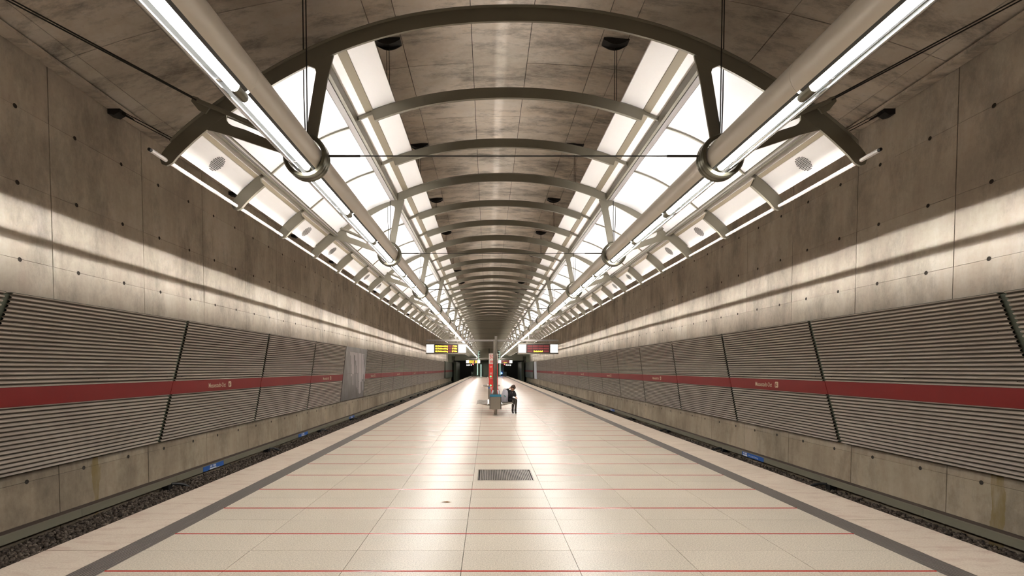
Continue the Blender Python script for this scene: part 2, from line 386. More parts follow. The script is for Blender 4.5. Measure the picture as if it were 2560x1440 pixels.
# ------------------------------------------------------------------ track beds
for sx, side in ((-1, 'left'), (1, 'right')):
    a, b = XC + sx*4.2, XC + sx*8.3
    tb = MB(); nx, ny = 10, 260; 
    for j in range(ny+1):
        for i in range(nx+1):
            tb.v.append((a + (b-a)*i/nx, YN + (YF+12-YN)*j/ny, -1.27 + random.uniform(-.02, .02)))
    tb.f = [(j*(nx+1)+i, j*(nx+1)+i+1, (j+1)*(nx+1)+i+1, (j+1)*(nx+1)+i) for j in range(ny) for i in range(nx)]
    bo = tb.build('track_bed', M['ballast']); bo['kind'] = 'structure'
    # loose ballast stones
    phi = (1+5**.5)/2
    iv = np.array([(-1,phi,0),(1,phi,0),(-1,-phi,0),(1,-phi,0),(0,-1,phi),(0,1,phi),(0,-1,-phi),(0,1,-phi),(phi,0,-1),(phi,0,1),(-phi,0,-1),(-phi,0,1)])/1.9
    ifc = np.array([(0,11,5),(0,5,1),(0,1,7),(0,7,10),(0,10,11),(1,5,9),(5,11,4),(11,10,2),(10,7,6),(7,1,8),(3,9,4),(3,4,2),(3,2,6),(3,6,8),(3,8,9),(4,9,5),(2,4,11),(6,2,10),(8,6,7),(9,8,1)])
    n = 9000
    y = 6.5 + (rng.random(n)**1.5)*38; x = XC + sx*(7.35 + rng.random(n)*.86); z = -1.25 + rng.random(n)*.04
    sc = (.022 + rng.random((n,1,3))*.026)
    jit = iv[None] * (1 + (rng.random((n,12,1))-.5)*.55)
    V = (jit*sc) + np.stack([x,y,z],1)[:,None,:]
    F = (ifc[None] + (np.arange(n)*12)[:,None,None]).reshape(-1,3)
    me = bpy.data.meshes.new('ballast_stones'); me.vertices.add(n*12); me.vertices.foreach_set('co', V.reshape(-1))
    me.loops.add(len(F)*3); me.loops.foreach_set('vertex_index', F.reshape(-1)); me.polygons.add(len(F))
    me.polygons.foreach_set('loop_start', np.arange(len(F))*3); me.polygons.foreach_set('loop_total', np.full(len(F), 3))
    me.update(calc_edges=True); me.validate(); me.materials.append(M['ballast'])
    tag(link('ballast_stones', me), 'loose dark ballast stones in the track bed below the %s wall' % side, 'ballast', kind='stuff')
    tr = thing('railway_track', 'sunken railway track with two rusty rails on the %s side of the platform' % side, 'track', (XC + sx*6.1, 0, -1.25))
    for q in (-.7175, .7175):
        MB().prism([(q-.07,0),(q+.07,0),(q+.02,.03),(q+.02,.11),(q+.035,.12),(q+.035,.15),(q-.035,.15),(q-.035,.12),(q-.02,.11),(q-.02,.03)], YN, YF+10).build('rail', M['railsteel'], tr)
    slp = MB().box(-1.2, 1.2, 0, .24, -.09, .005).mesh('sleeper', M['wall'])
    for k_ in range(150): link('sleeper', slp, tr, (0, -4 + .65*k_, 0))
    # cable duct along the wall foot
    du = thing('cable_duct', 'long green-grey cable duct along the foot of the %s wall' % side, 'duct', (XC + sx*WALLH, 0, -.94))
    seg = MB().box(-sx*.19, -sx*.205, .004, 2.996, -.14, 0).mesh('duct_front', M['duct'])
    top = MB().box(-sx*.0, -sx*.207, .004, 2.996, 0, .012).mesh('duct_cover', M['ducttop'])
    lip = MB().box(-sx*.196, -sx*.212, .004, 2.996, -.004, .016).mesh('duct_lip', mat('duct_lip_'+side, (.30,.27,.20), .4, .3))
    for k_ in range(-3, 38):
        for nm, me_ in (('duct_front', seg), ('duct_cover', top), ('duct_lip', lip)): link(nm, me_, du, (0, 9.2 + 3*(k_) - 2.5, 0))
    MB().box(-sx*.02, -sx*.19, -8, YF, -.15, -.14).build('duct_floor', M['ducttop'], du)
    for k_ in range(0, 18):
        yb = 12.35 + 5.65*k_
        bk = MB(); bk.box(-sx*.04, -sx*.21, yb, yb + .16, -.34, -.14)
        bk.build('duct_bracket', M['black'], du)
        pt = [(-sx*(.20 + .0*t), yb + .12 + .30*math.sin(t*math.pi/2), -.15 - .17*(1-math.cos(t*math.pi/2))) for t in [i/6 for i in range(7)]]
        MB().tube([(x_ + (-sx*.05*i), y_, z_) for i, (x_, y_, z_) in enumerate(pt)], .035, 7).build('cable_loop', M['black'], du, True)

# blue signs on the duct fronts
def text_mesh(body, size, sxw=1.0, ext=0.0, align='LEFT'):
    cu = bpy.data.curves.new('t', 'FONT'); cu.body = body; cu.size = size; cu.align_x = align; cu.extrude = ext; cu.resolution_u = 3; cu.offset = size*.005
    o = bpy.data.objects.new('t', cu); C.objects.link(o); bpy.context.view_layer.update()
    me = bpy.data.meshes.new_from_object(o.evaluated_get(bpy.context.evaluated_depsgraph_get()))
    bpy.data.objects.remove(o); bpy.data.curves.remove(cu)
    me.transform(Matrix.Diagonal((sxw, 1, 1, 1))); return me
def put_text(name, body, size, mt, parent, loc, facing, sxw=.85, align='LEFT', me=None):
    """facing: 'right' text reads along +Y on the left wall, 'left' reads along -Y on the right wall, 'front' faces the camera"""
    me = me or text_mesh(body, size, sxw, .001, align)
    if not me.materials: me.materials.append(mt)
    o = link(name, me, parent, loc)
    o.rotation_euler = {'right': (R(90), 0, R(90)), 'left': (R(90), 0, R(-90)), 'front': (R(90), 0, 0)}[facing]
    return o
def blue_sign(side, y0, ln, label, txt=None):
    sx = -1 if side == 'left' else 1
    X = XC + sx*(WALLH - .2065)
    t = thing('blue_sign', label, 'sign', (X, y0, -1.08))
    MB().box(0, -sx*.006, 0, ln, .004, .136).build('plate', M['blue'], t)
    wx = -sx*.0075
    if side == 'left':
        b0, b1 = ln*.31, ln*.60
        MB().prism([(b0-.03,.01),(b1+.02,.01),(b1+.02,.05),(b0,.05)], wx, wx-sx*.001, 'x').build('white_mark', M['signwhite'], t)
        MB().prism([(b0,.07),(b0+.12,.07),(b0+.12,.12),(b0+.02,.12)], wx, wx-sx*.001, 'x').build('white_mark', M['signwhite'], t)
        MB().prism([(b0+.17,.07),(b1,.07),(b1,.12),(b0+.17,.12)], wx, wx-sx*.001, 'x').build('white_mark', M['signwhite'], t)
        MB().box(wx, wx-sx*.001, ln*.6, ln*.8, .006, .014).build('white_line', M['signwhite'], t)
    else:
        y1 = ln
        MB().prism([(y1-.06,.01),(y1-.33,.01),(y1-.33,.055),(y1-.05,.05)], wx, wx-sx*.001, 'x').build('white_mark', M['signwhite'], t)
        MB().prism([(y1-.08,.075),(y1-.16,.07),(y1-.16,.12),(y1-.09,.125)], wx, wx-sx*.001, 'x').build('white_mark', M['signwhite'], t)
        MB().prism([(y1-.2,.07),(y1-.31,.07),(y1-.31,.12),(y1-.2,.12)], wx, wx-sx*.001, 'x').build('white_mark', M['signwhite'], t)
        MB().prism([(y1-.50,.07),(y1-.44,.1),(y1-.44,.08),(y1-.40,.08),(y1-.40,.06),(y1-.44,.06),(y1-.44,.04)], wx, wx-sx*.001, 'x').build('arrow', M['signwhite'], t)
        put_text('lettering', txt, .085, M['signwhite'], t, (wx - sx*.001, ln - .55, .04), 'left', .85)
blue_sign('left', 13.87, 1.08, 'blue sign with white marks on the left cable duct, nearest of the left row')
blue_sign('left', 20.9, 1.1, 'second blue sign along the left cable duct, small in the middle distance')
blue_sign('left', 28.6, 1.1, 'third and farthest blue sign on the left cable duct below the grey poster')
blue_sign('right', 15.35, 1.3, 'blue sign reading zum Kurzzug on the right cable duct', '6 zum Kurzzug')
blue_sign('right', 33.5, 1.1, 'small distant blue sign on the right cable duct', '6')

# ------------------------------------------------------------------ corrugated cladding
PIT = .0745
def corr(z0, z1, sx, y_off):
    nseg = 8; n = round((z1 - z0)/PIT); p = (z1 - z0)/n; vs = []; fs = []
    for i in range(n*nseg + 1):
        z = z0 + (z1-z0)*i/(n*nseg); a = 1 - (.5 - .5*math.cos(2*math.pi*i/nseg))**1.6
        x = -sx*(.050*a) ; sl = (z - 3.0)*1.27/3.0
        vs += [(x, y_off + sl + .06, z), (x, y_off + sl + 4.94, z)]
    for i in range(n*nseg): fs.append((2*i, 2*i+1, 2*i+3, 2*i+2))
    m_ = len(vs); vs += [(v[0] + sx*.004, v[1], v[2]) for v in vs]          # thickness
    fs += [(m_+a, m_+d, m_+c, m_+b) for a, b, c, d in fs]
    for i in range(n*nseg): fs += [(2*i, 2*i+2, m_+2*i+2, m_+2*i), (2*i+1, m_+2*i+1, m_+2*i+3, 2*i+3)]
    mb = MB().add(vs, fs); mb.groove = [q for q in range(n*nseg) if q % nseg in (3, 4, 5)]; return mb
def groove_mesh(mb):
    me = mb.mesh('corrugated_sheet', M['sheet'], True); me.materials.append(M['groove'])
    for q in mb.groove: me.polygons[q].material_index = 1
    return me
def sl(z): return (z - 3.0)*1.27/3.0
NAMES = {}
for sx, side in ((-1, 'left'), (1, 'right')):
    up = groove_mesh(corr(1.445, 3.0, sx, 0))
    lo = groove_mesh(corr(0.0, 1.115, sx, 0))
    def para(y0, y1, z0, z1, x0, x1, mt, nm):
        mb = MB(); vs = []
        for x in (x0, x1):
            for z, y in ((z0, y0), (z0, y1), (z1, y1), (z1, y0)): vs.append((x, y + sl(z), z))
        mb.add(vs, [(0,1,2,3),(7,6,5,4),(0,4,5,1),(1,5,6,2),(2,6,7,3),(3,7,4,0)]); return mb.mesh(nm, mt)
    ba = para(-.004, 2.498, 1.118, 1.440, -sx*.0, -sx*.036, M['red'], 'red_band')
    bb = para(2.502, 4.992, 1.118, 1.440, -sx*.0, -sx*.030, M['red'], 'red_band')
    po = para(-.075, .075, .02, 2.98, sx*.085, sx*.004, M['post'], 'joint_channel')
    fr1 = para(.05, 4.95, 2.99, 3.012, sx*.09, -sx*.03, M['post'], 'edge_trim')
    fr0 = para(.05, 4.95, -.012, .006, sx*.09, -sx*.03, M['post'], 'edge_trim')
    scw = MB()
    for yy in (.30, 2.5, 4.70):
        for j in range(7):
            z = .35 + j*.40
            if 1.05 < z < 1.5: continue
            y = yy + sl(z); scw.box(-sx*.03, -sx*.038, y - .008, y + .008, z - .008, z + .008)
    scw = scw.mesh('screws', M['joint'])
    nm_me = text_mesh('Messestadt-Ost', .185, .80, .001)
    nm_me.materials.append(M['cream'])
    wtxt = max(v.co.x for v in nm_me.vertices)
    for k in range(-1, 17):
        y = 8.43 + 5*k
        if (side == 'left' and k == 4) or (side == 'right' and k == 16): continue
        named = (k % 2 == 1) and k < 12
        i = k + 1
        lab = ('corrugated panel with station name Messestadt-Ost, %s wall, %s panel from the camera' if named
               else 'corrugated grey panel with plain red band, %s wall, %s panel from the camera') % (side, ordn(i))
        t = thing('cladding_panel', lab, 'wall panel', (XC + sx*CLADH, y, 0), 'corrugated panels along the %s wall' % side)
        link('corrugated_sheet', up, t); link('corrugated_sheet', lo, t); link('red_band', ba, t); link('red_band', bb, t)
        link('joint_channel', po, t); link('edge_trim', fr1, t); link('edge_trim', fr0, t)
        if k < 6: tag(link('screws', scw, t), kind='stuff')
        if named:
            xx = -sx*.0365
            if side == 'left':
                y0 = 14.36 - 13.43 + .0
                link('station_name', nm_me, t, (xx, y0, 1.215)).rotation_euler = (R(90), 0, R(90))
                yi = y0 + wtxt + .16
            else:
                y0 = 16.06 - 13.43
                link('station_name', nm_me, t, (xx, y0, 1.215)).rotation_euler = (R(90), 0, R(-90))
                yi = y0 - wtxt - .16 - .17
            pic = MB(); rr = .03; W2 = .17; pp = []
            for cx, cz, a0 in ((W2-rr, W2-rr, 0), (rr, W2-rr, 90), (rr, rr, 180), (W2-rr, rr, 270)):
                for q in range(4): pp.append((yi + cx + rr*math.cos(R(a0+30*q)), 1.20 + cz + rr*math.sin(R(a0+30*q))))
            pic.prism(pp, xx, xx - sx*.002, 'x').build('pictogram', M['cream'], t)
            pg = MB()                                           # small dark figure and step inside the pictogram
            for (a, b, c_, d) in ((.03,.06,.03,.12), (.07,.12,.05,.075), (.09,.115,.10,.14), (.05,.08,.085,.10)):
                aa, bb_ = (yi + a, yi + b) if side == 'left' else (yi + W2 - b, yi + W2 - a)
                pg.box(xx - sx*.0025, xx - sx*.0035, aa, bb_, 1.20 + c_, 1.20 + d)
            pg.build('pictogram_mark', M['red'], t)
# grey poster wall in the left row
def poster(sx, y0, ln, label, art):
    t = thing('poster_panel', label, 'poster', (XC + sx*CLADH, y0, 0))
    mb = MB(); vs = []
    for x in (sx*.05, -sx*.045):
        for z, y in ((0, .0), (0, ln-.08), (3.0, ln-.08), (3.0, .0)): vs.append((x, y + sl(z), z))
    mb.add(vs, [(0,1,2,3),(7,6,5,4),(0,4,5,1),(1,5,6,2),(2,6,7,3),(3,7,4,0)]); mb.build('board', M['poster'] if art else M['signwhite'], t)
    if art:
        # torn white sheet: columns hanging to different depths (u along the wall, v heights)
        cols = [(.42,.60,2.72,2.50),(.60,.72,2.72,2.0),(.72,1.25,2.72,1.45),(.55,.80,1.45,1.33),(.90,1.08,1.45,.80),(1.25,1.55,2.72,2.55),
                (1.55,2.15,2.70,2.20),(1.75,2.15,2.2,1.95),(1.95,2.15,1.95,1.5),(1.85,2.02,1.45,.62),(2.28,3.05,2.70,.95),(2.28,2.80,.95,.25),
                (3.12,3.9,2.68,2.62),(3.12,3.45,2.62,1.1),(3.45,3.6,2.62,1.4),(3.6,3.9,2.30,1.9),(3.75,3.9,2.62,.98),(3.18,3.32,1.0,.40),(2.05,2.15,.6,.5)]
        for u0, u1, v1, v0 in cols:
            a, b = min(u0, u1), max(u0, u1)
            zz = [v0, v1]
            pts = [(a + .0, v0 + random.uniform(0, .06)), ((a+b)/2, v0 - .03), (b, v0 + random.uniform(0, .06)), (b, v1), (a, v1)]
            MB().prism([(p + .25*(1) - .42*(3.0 - q)*.0 , q) for p, q in pts], -sx*.0455, -sx*.0475, 'x').build('white_patch', M['paint'], t)
        MB().box(-sx*.0455, -sx*.0465, .1, ln - .9, 1.48, 1.487).build('seam', M['joint'], t)
poster(-1, 28.47, 5.0, 'grey metallic poster board with torn white vertical streaks on the left wall', True)
poster(1, 88.6, 4.6, 'pale blank poster board far along the right wall', False)

# ------------------------------------------------------------------ roof steel (profiles in metres from the roof centre line)
OUT = [(0.0,5.891),(.456,5.864),(.901,5.802),(1.337,5.746),(1.631,5.678),(1.893,5.587),(2.138,5.486),(2.378,5.389),(2.619,5.272),(2.846,5.142),(3.069,5.01),(3.293,4.865),(3.451,4.766),(3.592,4.677),(3.798,4.494),(4.006,4.307)]
INN = [(0.0,5.748),(.433,5.737),(.832,5.691),(1.283,5.602),(1.618,5.517),(1.858,5.434),(2.098,5.328),(2.334,5.218),(2.575,5.119),(2.763,5.018),(2.988,4.875),(3.193,4.748),(3.366,4.634),(3.535,4.518),(3.699,4.38),(3.866,4.225)]
# smooth both curves with a polynomial so the arch has no kinks
def fit(pts):
    x = np.array([p[0] for p in pts] + [-p[0] for p in pts]); z = np.array([p[1] for p in pts]*2)
    c = np.polyfit(x*x, z, 4); return lambda t: float(np.polyval(c, t*t))
fo, fi = fit(OUT), fit(INN)
TIP = [(4.0,4.313),(4.06,4.24),(4.085,4.17),(4.065,4.115),(4.01,4.095),(3.945,4.125),(3.874,4.208)]
RX, RZ, RR = 2.395, 4.19, .184
def arc_band(xa, xb, n):                                   # closed polygon of the arch between half-widths xa..xb
    xs = [xa + (xb-xa)*i/n for i in range(n+1)]
    return xs
def arch_mb(xa, xb, n, y0, y1, cut=0, tip=False):
    """part of the arch on one side; built as quads so that it stays planar"""
    mb = MB(); vs = []; xs = [xa + (xb-xa)*i/n for i in range(n+1)]
    for j, x in enumerate(xs):
        slope = (fo(x+.01) - fo(x-.01))/.02; L = math.hypot(1, slope); nx_, nz_ = -slope/L, 1/L
        th = .150 + .014*max(0, min(1, (abs(x)-2.6)/1.3))
        o = (x, fo(x)); i_ = (x - nx_*th*(1 if x >= 0 else 1), fo(x) - nz_*th)
        if cut and j == 0: i_ = (i_[0] + cut, i_[1] + slope*cut)
        for y in (y0, y1): vs += [(XF - o[0], y, o[1]), (XF - i_[0], y, i_[1])]
    fs = []
    for j in range(n):
        a = 4*j; b = 4*(j+1)
        fs += [(a, b, b+1, a+1), (a+2, a+3, b+3, b+2), (a, a+2, b+2, b), (a+1, b+1, b+3, a+3)]
    fs += [(0, 1, 3, 2), (4*n, 4*n+2, 4*n+3, 4*n+1)]
    mb.add(vs, fs)
    if tip:
        m_ = [(XF - x, z) for x, z in TIP]
        mb.prism(m_, y0, y1)
    return mb
def merge(*ms):
    r = MB()
    for q in ms: r.add(q.v, q.f)
    return r
def mirror(mb):
    r = MB(); r.v = [(2*XF - x, y, z) for x, y, z in mb.v]; r.f = [tuple(reversed(f)) for f in mb.f]; return r
XE = 4.0
half = arch_mb(0, XE, 40, -.014, .014, tip=True)
mesh_arch = merge(half, mirror(half)).mesh('arch', M['steel'])
fl_ = arch_mb(0, XE - .02, 40, -.055, .055)
for i_, v in enumerate(fl_.v):     # thin wider flange on top of the arch
    pass
def flange(xb, n=36):
    mb = MB(); xs = [xb*i/n for i in range(n+1)]
    for s in (1, -1):
        vs = [(XF - s*x, y, fo(x) + dz) for x in xs for (y, dz) in ((-.05, 0), (.05, 0), (.05, .010), (-.05, .010))]
        fs = []
        for j in range(n):
            for q in range(4): fs.append((4*j+q, 4*j+(q+1)%4, 4*j+4+(q+1)%4, 4*j+4+q))
        mb.add(vs, fs)
    return mb
mesh_fl = flange(XE - .05).mesh('flange', M['steel'])
S1 = [(2.07,5.344),(2.142,5.08),(2.27,4.416),(2.394,4.416),(2.381,4.54),(2.29,5.051),(2.27,5.155),(2.284,5.2),(2.343,5.225),(2.40,5.235),(2.36,5.30)]
S2 = [(3.273,4.735),(3.31,4.662),(3.311,4.616),(3.289,4.58),(3.243,4.55),(3.091,4.503),(2.586,4.293),(2.60,4.19),(2.674,4.239),(3.036,4.357),(3.3,4.445),(3.567,4.512),(3.60,4.56),(3.40,4.70)]
def poly(pts, y0, y1, s=1):
    p = [(XF - s*x, z) for x, z in pts]; return MB().prism(p if s > 0 else p[::-1], y0, y1)
mesh_s = {(q, s): poly(P_, -.012, .012, s).mesh('strut', M['steel']) for q, P_ in ((1, S1), (2, S2)) for s in (1, -1)}
def ring_mb(s):
    mb = MB(); n = 40; prof = [(.200, -.075), (.235, -.075), (.252, -.06), (.252, -.03), (.243, -.022), (.243, -.012), (.252, -.004), (.252, .026), (.243, .034), (.243, .044), (.252, .052), (.252, .075), (.200, .075)]
    vs = []; m_ = len(prof)
    for k in range(n):
        a = 2*math.pi*k/n
        for r, y in prof: vs.append((XF - s*RX + r*math.cos(a), y, RZ + r*math.sin(a)))
    fs = [(k*m_+j, k*m_+(j+1)%m_, ((k+1)%n)*m_+(j+1)%m_, ((k+1)%n)*m_+j) for k in range(n) for j in range(m_)]
    return mb.add(vs, fs)
mesh_r = {s: ring_mb(s).mesh('ring', M['ring'], True) for s in (1, -1)}
mesh_tie = merge(MB().tube([(XF-RX+.25, 0, RZ+.02), (XF+RX-.25, 0, RZ+.02)], .007, 6),
                 *[MB().tube([(XF-s*(RX-.26), 0, RZ+.02), (XF-s*(RX-.62), 0, RZ+.02)], .013, 6) for s in (1, -1)]).mesh('tie_rod', M['cable'])
def clevis(s):
    mb = MB().tube([(XF-s*3.60, -.075, 4.80), (XF-s*3.27, -.075, 4.665), (XF-s*2.70, -.075, 4.42)], .026, 8)
    mb.tube([(XF-s*3.60, .075, 4.80), (XF-s*3.2, .075, 4.635), (XF-s*2.72, .075, 4.43)], .012, 6)
    for y in (-.06, .06): mb.prism([(XF-s*x, z) for x, z in [(3.66,4.86),(3.60,4.84),(3.46,4.74),(3.52,4.66),(3.60,4.70),(3.68,4.80)]][::s], y-.008, y+.008)
    return mb
mesh_c = {s: clevis(s).mesh('cable_clevis', M['steel']) for s in (1, -1)}
NF = 20
frames_y = [6.0 + 5*k for k in range(NF)]
for i, y in enumerate(frames_y):
    t = thing('steel_arch_frame', 'steel arch frame with lamp rings and V struts, %s from the camera' % ordn(i), 'roof frame', (0, y, 0), 'main steel arch frames of the roof')
    link('arch', mesh_arch, t); link('flange', mesh_fl, t)
    for s in (1, -1):
        link('strut', mesh_s[(1, s)], t); link('strut', mesh_s[(2, s)], t); link('ring', mesh_r[s], t); link('cable_clevis', mesh_c[s], t)
    link('tie_rod', mesh_tie, t)
# crossing of camera rays used only to read the panel edges off the arch curve
def edge_x(ratio):
    x = 1.5
    for _ in range(60): x = .5*x + .5*(.30 + ratio*(fo(x) - 1.75))
    return x
e = {n_: edge_x(r_) for n_, r_ in dict(a=.3482, b=.446, c=.4755, d=.5164, e=.5455, f=.563, g=1.073, h=1.0991, i=1.1245, j=1.1936, k=1.2199, l=1.4484).items()}
# intermediate ribs
ca = arch_mb(0, e['b'] + .02, 24, -.025, .025); mesh_rib = merge(ca, mirror(ca)).mesh('rib_arc', M['steel'])
oa = arch_mb(e['j'] - .02, XE, 10, -.025, .025, cut=.06, tip=True); mesh_arm = {1: oa.mesh('end_arm', M['steel']), -1: mirror(oa).mesh('end_arm', M['steel'])}
def vault_z(x):                                             # glossy lamp vault runs a little below the arch top
    a, b = e['f'], e['g']; t = (x - a)/(b - a); return fo(x) - .085 + .055*math.sin(math.pi*t)
def strip(xa, xb, n, dz, th, y0, y1, zf=fo):
    xs = [xa + (xb-xa)*i/n for i in range(n+1)]
    return MB().prism([(XF - x, zf(x) + dz) for x in xs] + [(XF - x, zf(x) + dz + th) for x in reversed(xs)], y0, y1)
cb = merge(strip(e['f']-.01, e['g']+.01, 14, -.028, .03, -.014, .014, vault_z), strip(e['b'], e['f'], 3, -.055, .05, -.014, .014), strip(e['g'], e['j'], 4, -.055, .05, -.014, .014))
mesh_cb = {1: cb.mesh('cross_bar', M['steel']), -1: mirror(cb).mesh('cross_bar', M['steel'])}
ri = 0
for i in range(NF - 1):
    for q in (1, 2):
        y = 6.0 + 5*i + q*5/3
        t = thing('roof_rib', 'slim curved roof rib without struts, %s rib from the camera' % ordn(ri), 'roof rib', (0, y, 0), 'intermediate curved roof ribs')
        link('rib_arc', mesh_rib, t)
        for s in (1, -1): link('end_arm', mesh_arm[s], t); link('cross_bar', mesh_cb[s], t)
        ri += 1
# reflector canopies: white panels between the ribs, one run of three bays per frame spacing and side
B = 5/3
def bay_mesh(mb, nm, mt, smooth=False): return {1: mb.mesh(nm, mt, smooth), -1: mirror(mb).mesh(nm, mt, smooth)}
gp = .012
pm = dict(
    a=bay_mesh(strip(e['a'], e['b'], 3, .014, .02, gp, B-gp), 'reflector_panel', M['panel']),
    c=bay_mesh(strip(e['c'], e['d'], 2, .004, .02, gp, B-gp), 'reflector_panel', M['panel']),
    v=bay_mesh(strip(e['f'], e['g'], 20, 0, .012, gp, B-gp, vault_z), 'curved_reflector', M['vault'], True),
    i=bay_mesh(strip(e['i'] - .01, e['j'], 2, .004, .02, gp, B-gp), 'reflector_panel', M['outer']),
    k=bay_mesh(strip(e['k'], e['l'], 3, .014, .02, gp, B-gp), 'reflector_panel', M['outer']))
beam1 = bay_mesh(strip(e['b']-.005, e['c']+.005, 1, .0, .03, .02, 4.98), 'recess_beam', M['beam'])
beam2 = bay_mesh(strip(e['j']-.005, e['k']+.005, 1, .0, .03, .02, 4.98), 'recess_beam', M['beam'])
def rail_box(x0, x1, z0, z1): return MB().box(XF-x0, XF-x1, .015, 4.985, z0, z1)
zr = fo(e['d'])
r_a = bay_mesh(rail_box(e['d']+.0, e['d']+.045, zr-.13, zr+.0), 'longitudinal_rail', M['steel'])
r_b = bay_mesh(rail_box(e['d']+.055, e['f']+.01, zr-.135, zr-.115), 'longitudinal_rail', M['rail'])
zq = fo(e['h'])
r_c = bay_mesh(rail_box(e['h']-.01, e['i']-.01, zq-.13, zq+.0), 'longitudinal_rail', M['steel'])
r_d = bay_mesh(rail_box(e['g']-.01, e['h']-.02, zq-.12, zq-.10), 'longitudinal_rail', M['rail'])
# perforated loudspeaker disc: ring of dark holes on the outer panel
def disc(s):
    xm = 3.86; z = fo(xm); sl_ = (fo(xm+.05) - fo(xm-.05))/.1; L = math.hypot(1, sl_); ux, uz = 1/L, sl_/L; nx_, nz_ = sl_/L, -1/L
    mb = MB(); r0 = .0085; base = .012
    def P3(u, v, o): return (XF - s*(xm + ux*u + (-sl_/L)*(-o)*-1*0 + nx_*o*1.0), v, z + uz*u + nz_*o)
    st = .0245; k_ = 0
    for a in range(-5, 6):
        for b in range(-5, 6):
            u = a*st*.866*1.12; v = (b + (a % 2)*.5)*st*1.0
            if math.hypot(u, v) > .112: continue
            ring = [P3(u + r0*math.cos(q*math.pi/3)*1.15, v + r0*math.sin(q*math.pi/3)*1.15, -base+.003+.0) for q in range(6)]
            mb.add(ring, [tuple(range(6))])
    return mb
def disc2(s):
    """holes lie a hair below the underside of the outer panel"""
    xm = (e['k'] + e['l'])/2 + .0; mb = MB(); st = .0245; r0 = .0106
    n_ = 3; xs = [e['k'] + (e['l']-e['k'])*i/n_ for i in range(n_+1)]
    def zf(x):
        j = min(n_-1, max(0, int((x - xs[0])/(xs[1]-xs[0])))); t = (x - xs[j])/(xs[j+1]-xs[j]); return fo(xs[j])*(1-t) + fo(xs[j+1])*t
    sl_ = (zf(xm+.05) - zf(xm-.05))/.1; L = math.hypot(1, sl_)
    for a in range(-6, 7):
        for b in range(-6, 7):
            u = a*st*.866; v = (b + (a % 2)*.5)*st
            if math.hypot(u, v) > .114: continue
            pts = []
            for q in range(7):
                uu = u + r0*math.cos(2*math.pi*q/7); x = xm + uu/L
                pts.append((XF - s*x, v + r0*math.sin(2*math.pi*q/7), zf(x) + .014 - .0025))
            mb.add(pts if s > 0 else pts[::-1], [tuple(range(7))])
    return mb.mesh('speaker_perforation', M['grille'])
mesh_d = {s: disc2(s) for s in (1, -1)}
for i in range(NF - 1):
    for s, side in ((1, 'left'), (-1, 'right')):
        t = thing('reflector_canopy', 'white reflector canopy above the %s lamp pipe, %s run from camera' % (side, ordn(i)), 'ceiling panel', (0, 6.0 + 5*i, 0), 'white reflector canopies on the %s side' % side)
        for b_ in range(3):
            for q in 'acvik':
                link('curved_reflector' if q == 'v' else 'reflector_panel', pm[q][s], t, (0, b_*B, 0))
        for q in (0, 2):
            if i < 12: tag(link('speaker_perforation', mesh_d[s], t, (0, B*(q+.5), 0)), kind='stuff')
        for nm, dct in (('recess_beam', beam1), ('recess_beam', beam2), ('longitudinal_rail', r_a), ('longitudinal_rail', r_b), ('longitudinal_rail', r_c), ('longitudinal_rail', r_d)):
            link(nm, dct[s], t)
for s, side in ((1, 'left'), (-1, 'right')):
    t = thing('edge_rod', 'thin white rod running through the frame ends along the %s roof edge' % side, 'rod', (XF - s*4.015, 5.72, 4.158))
    MB().tube([(0,0,0), (0, 95.4, 0)], .024, 8).build('rod', M['rod'], t, True)
    MB().tube([(0,-.03,0), (0,.0,0)], .0185, 8).build('end_cap', M['black'], t, True)

# ------------------------------------------------------------------ lamp pipes
def shell(a0, a1, r, y0, y1, s, th=.006, n=None):
    n = n or max(3, int(abs(a1-a0)/8)); mb = MB(); vs = []
    for k in range(n+1):
        a = R(a0 + (a1-a0)*k/n)
        for rr in (r, r - th):
            for y in (y0, y1): vs.append((s*rr*math.cos(a), y, rr*math.sin(a)))
    fs = []
    for k in range(n):
        a = 4*k; b = a + 4
        fs += [(a, a+1, b+1, b), (a+2, b+2, b+3, a+3), (a, b, b+2, a+2), (a+1, a+3, b+3, b+1)]
    fs += [(0, 2, 3, 1), (4*n, 4*n+1, 4*n+3, 4*n+2)]
    return mb.add(vs, fs)
LP = {}
for s in (1, -1):
    g = .0015
    LP[s] = dict(
        body=shell(310, 415, RR, g, B-g, s).mesh('pipe_shell', M['tan'], True),
        bodyfull=shell(310, 544, RR, g, B-g, s).mesh('pipe_shell', M['tan'], True),
        cover=shell(184, 256, RR, g, B-g, s).mesh('reflector_cover', M['alu'], True),
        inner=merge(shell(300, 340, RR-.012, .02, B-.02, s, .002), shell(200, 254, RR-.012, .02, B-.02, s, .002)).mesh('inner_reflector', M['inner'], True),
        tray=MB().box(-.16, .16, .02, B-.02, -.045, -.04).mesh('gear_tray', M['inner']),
        lampd=MB().tube([(s*.028, .085, -.130), (s*.028, B-.085, -.130)], .044, 12).mesh('lamp_tube', M['lamp'], True),
        lampu=MB().tube([(0, .03, .02), (0, B-.03, .02)], .020, 8).mesh('lamp_tube', M['lampup'], True),
        sock=merge(MB().tube([(s*.030, -.085, -.143), (s*.030, -.055, -.143), (s*.030, .05, -.143), (s*.030, .085, -.143)], [.038, .044, .046, .040], 12),
                   MB().box(s*.0, s*.06, -.03, .03, -.11, -.04)).mesh('lamp_socket', M['ring'], True))
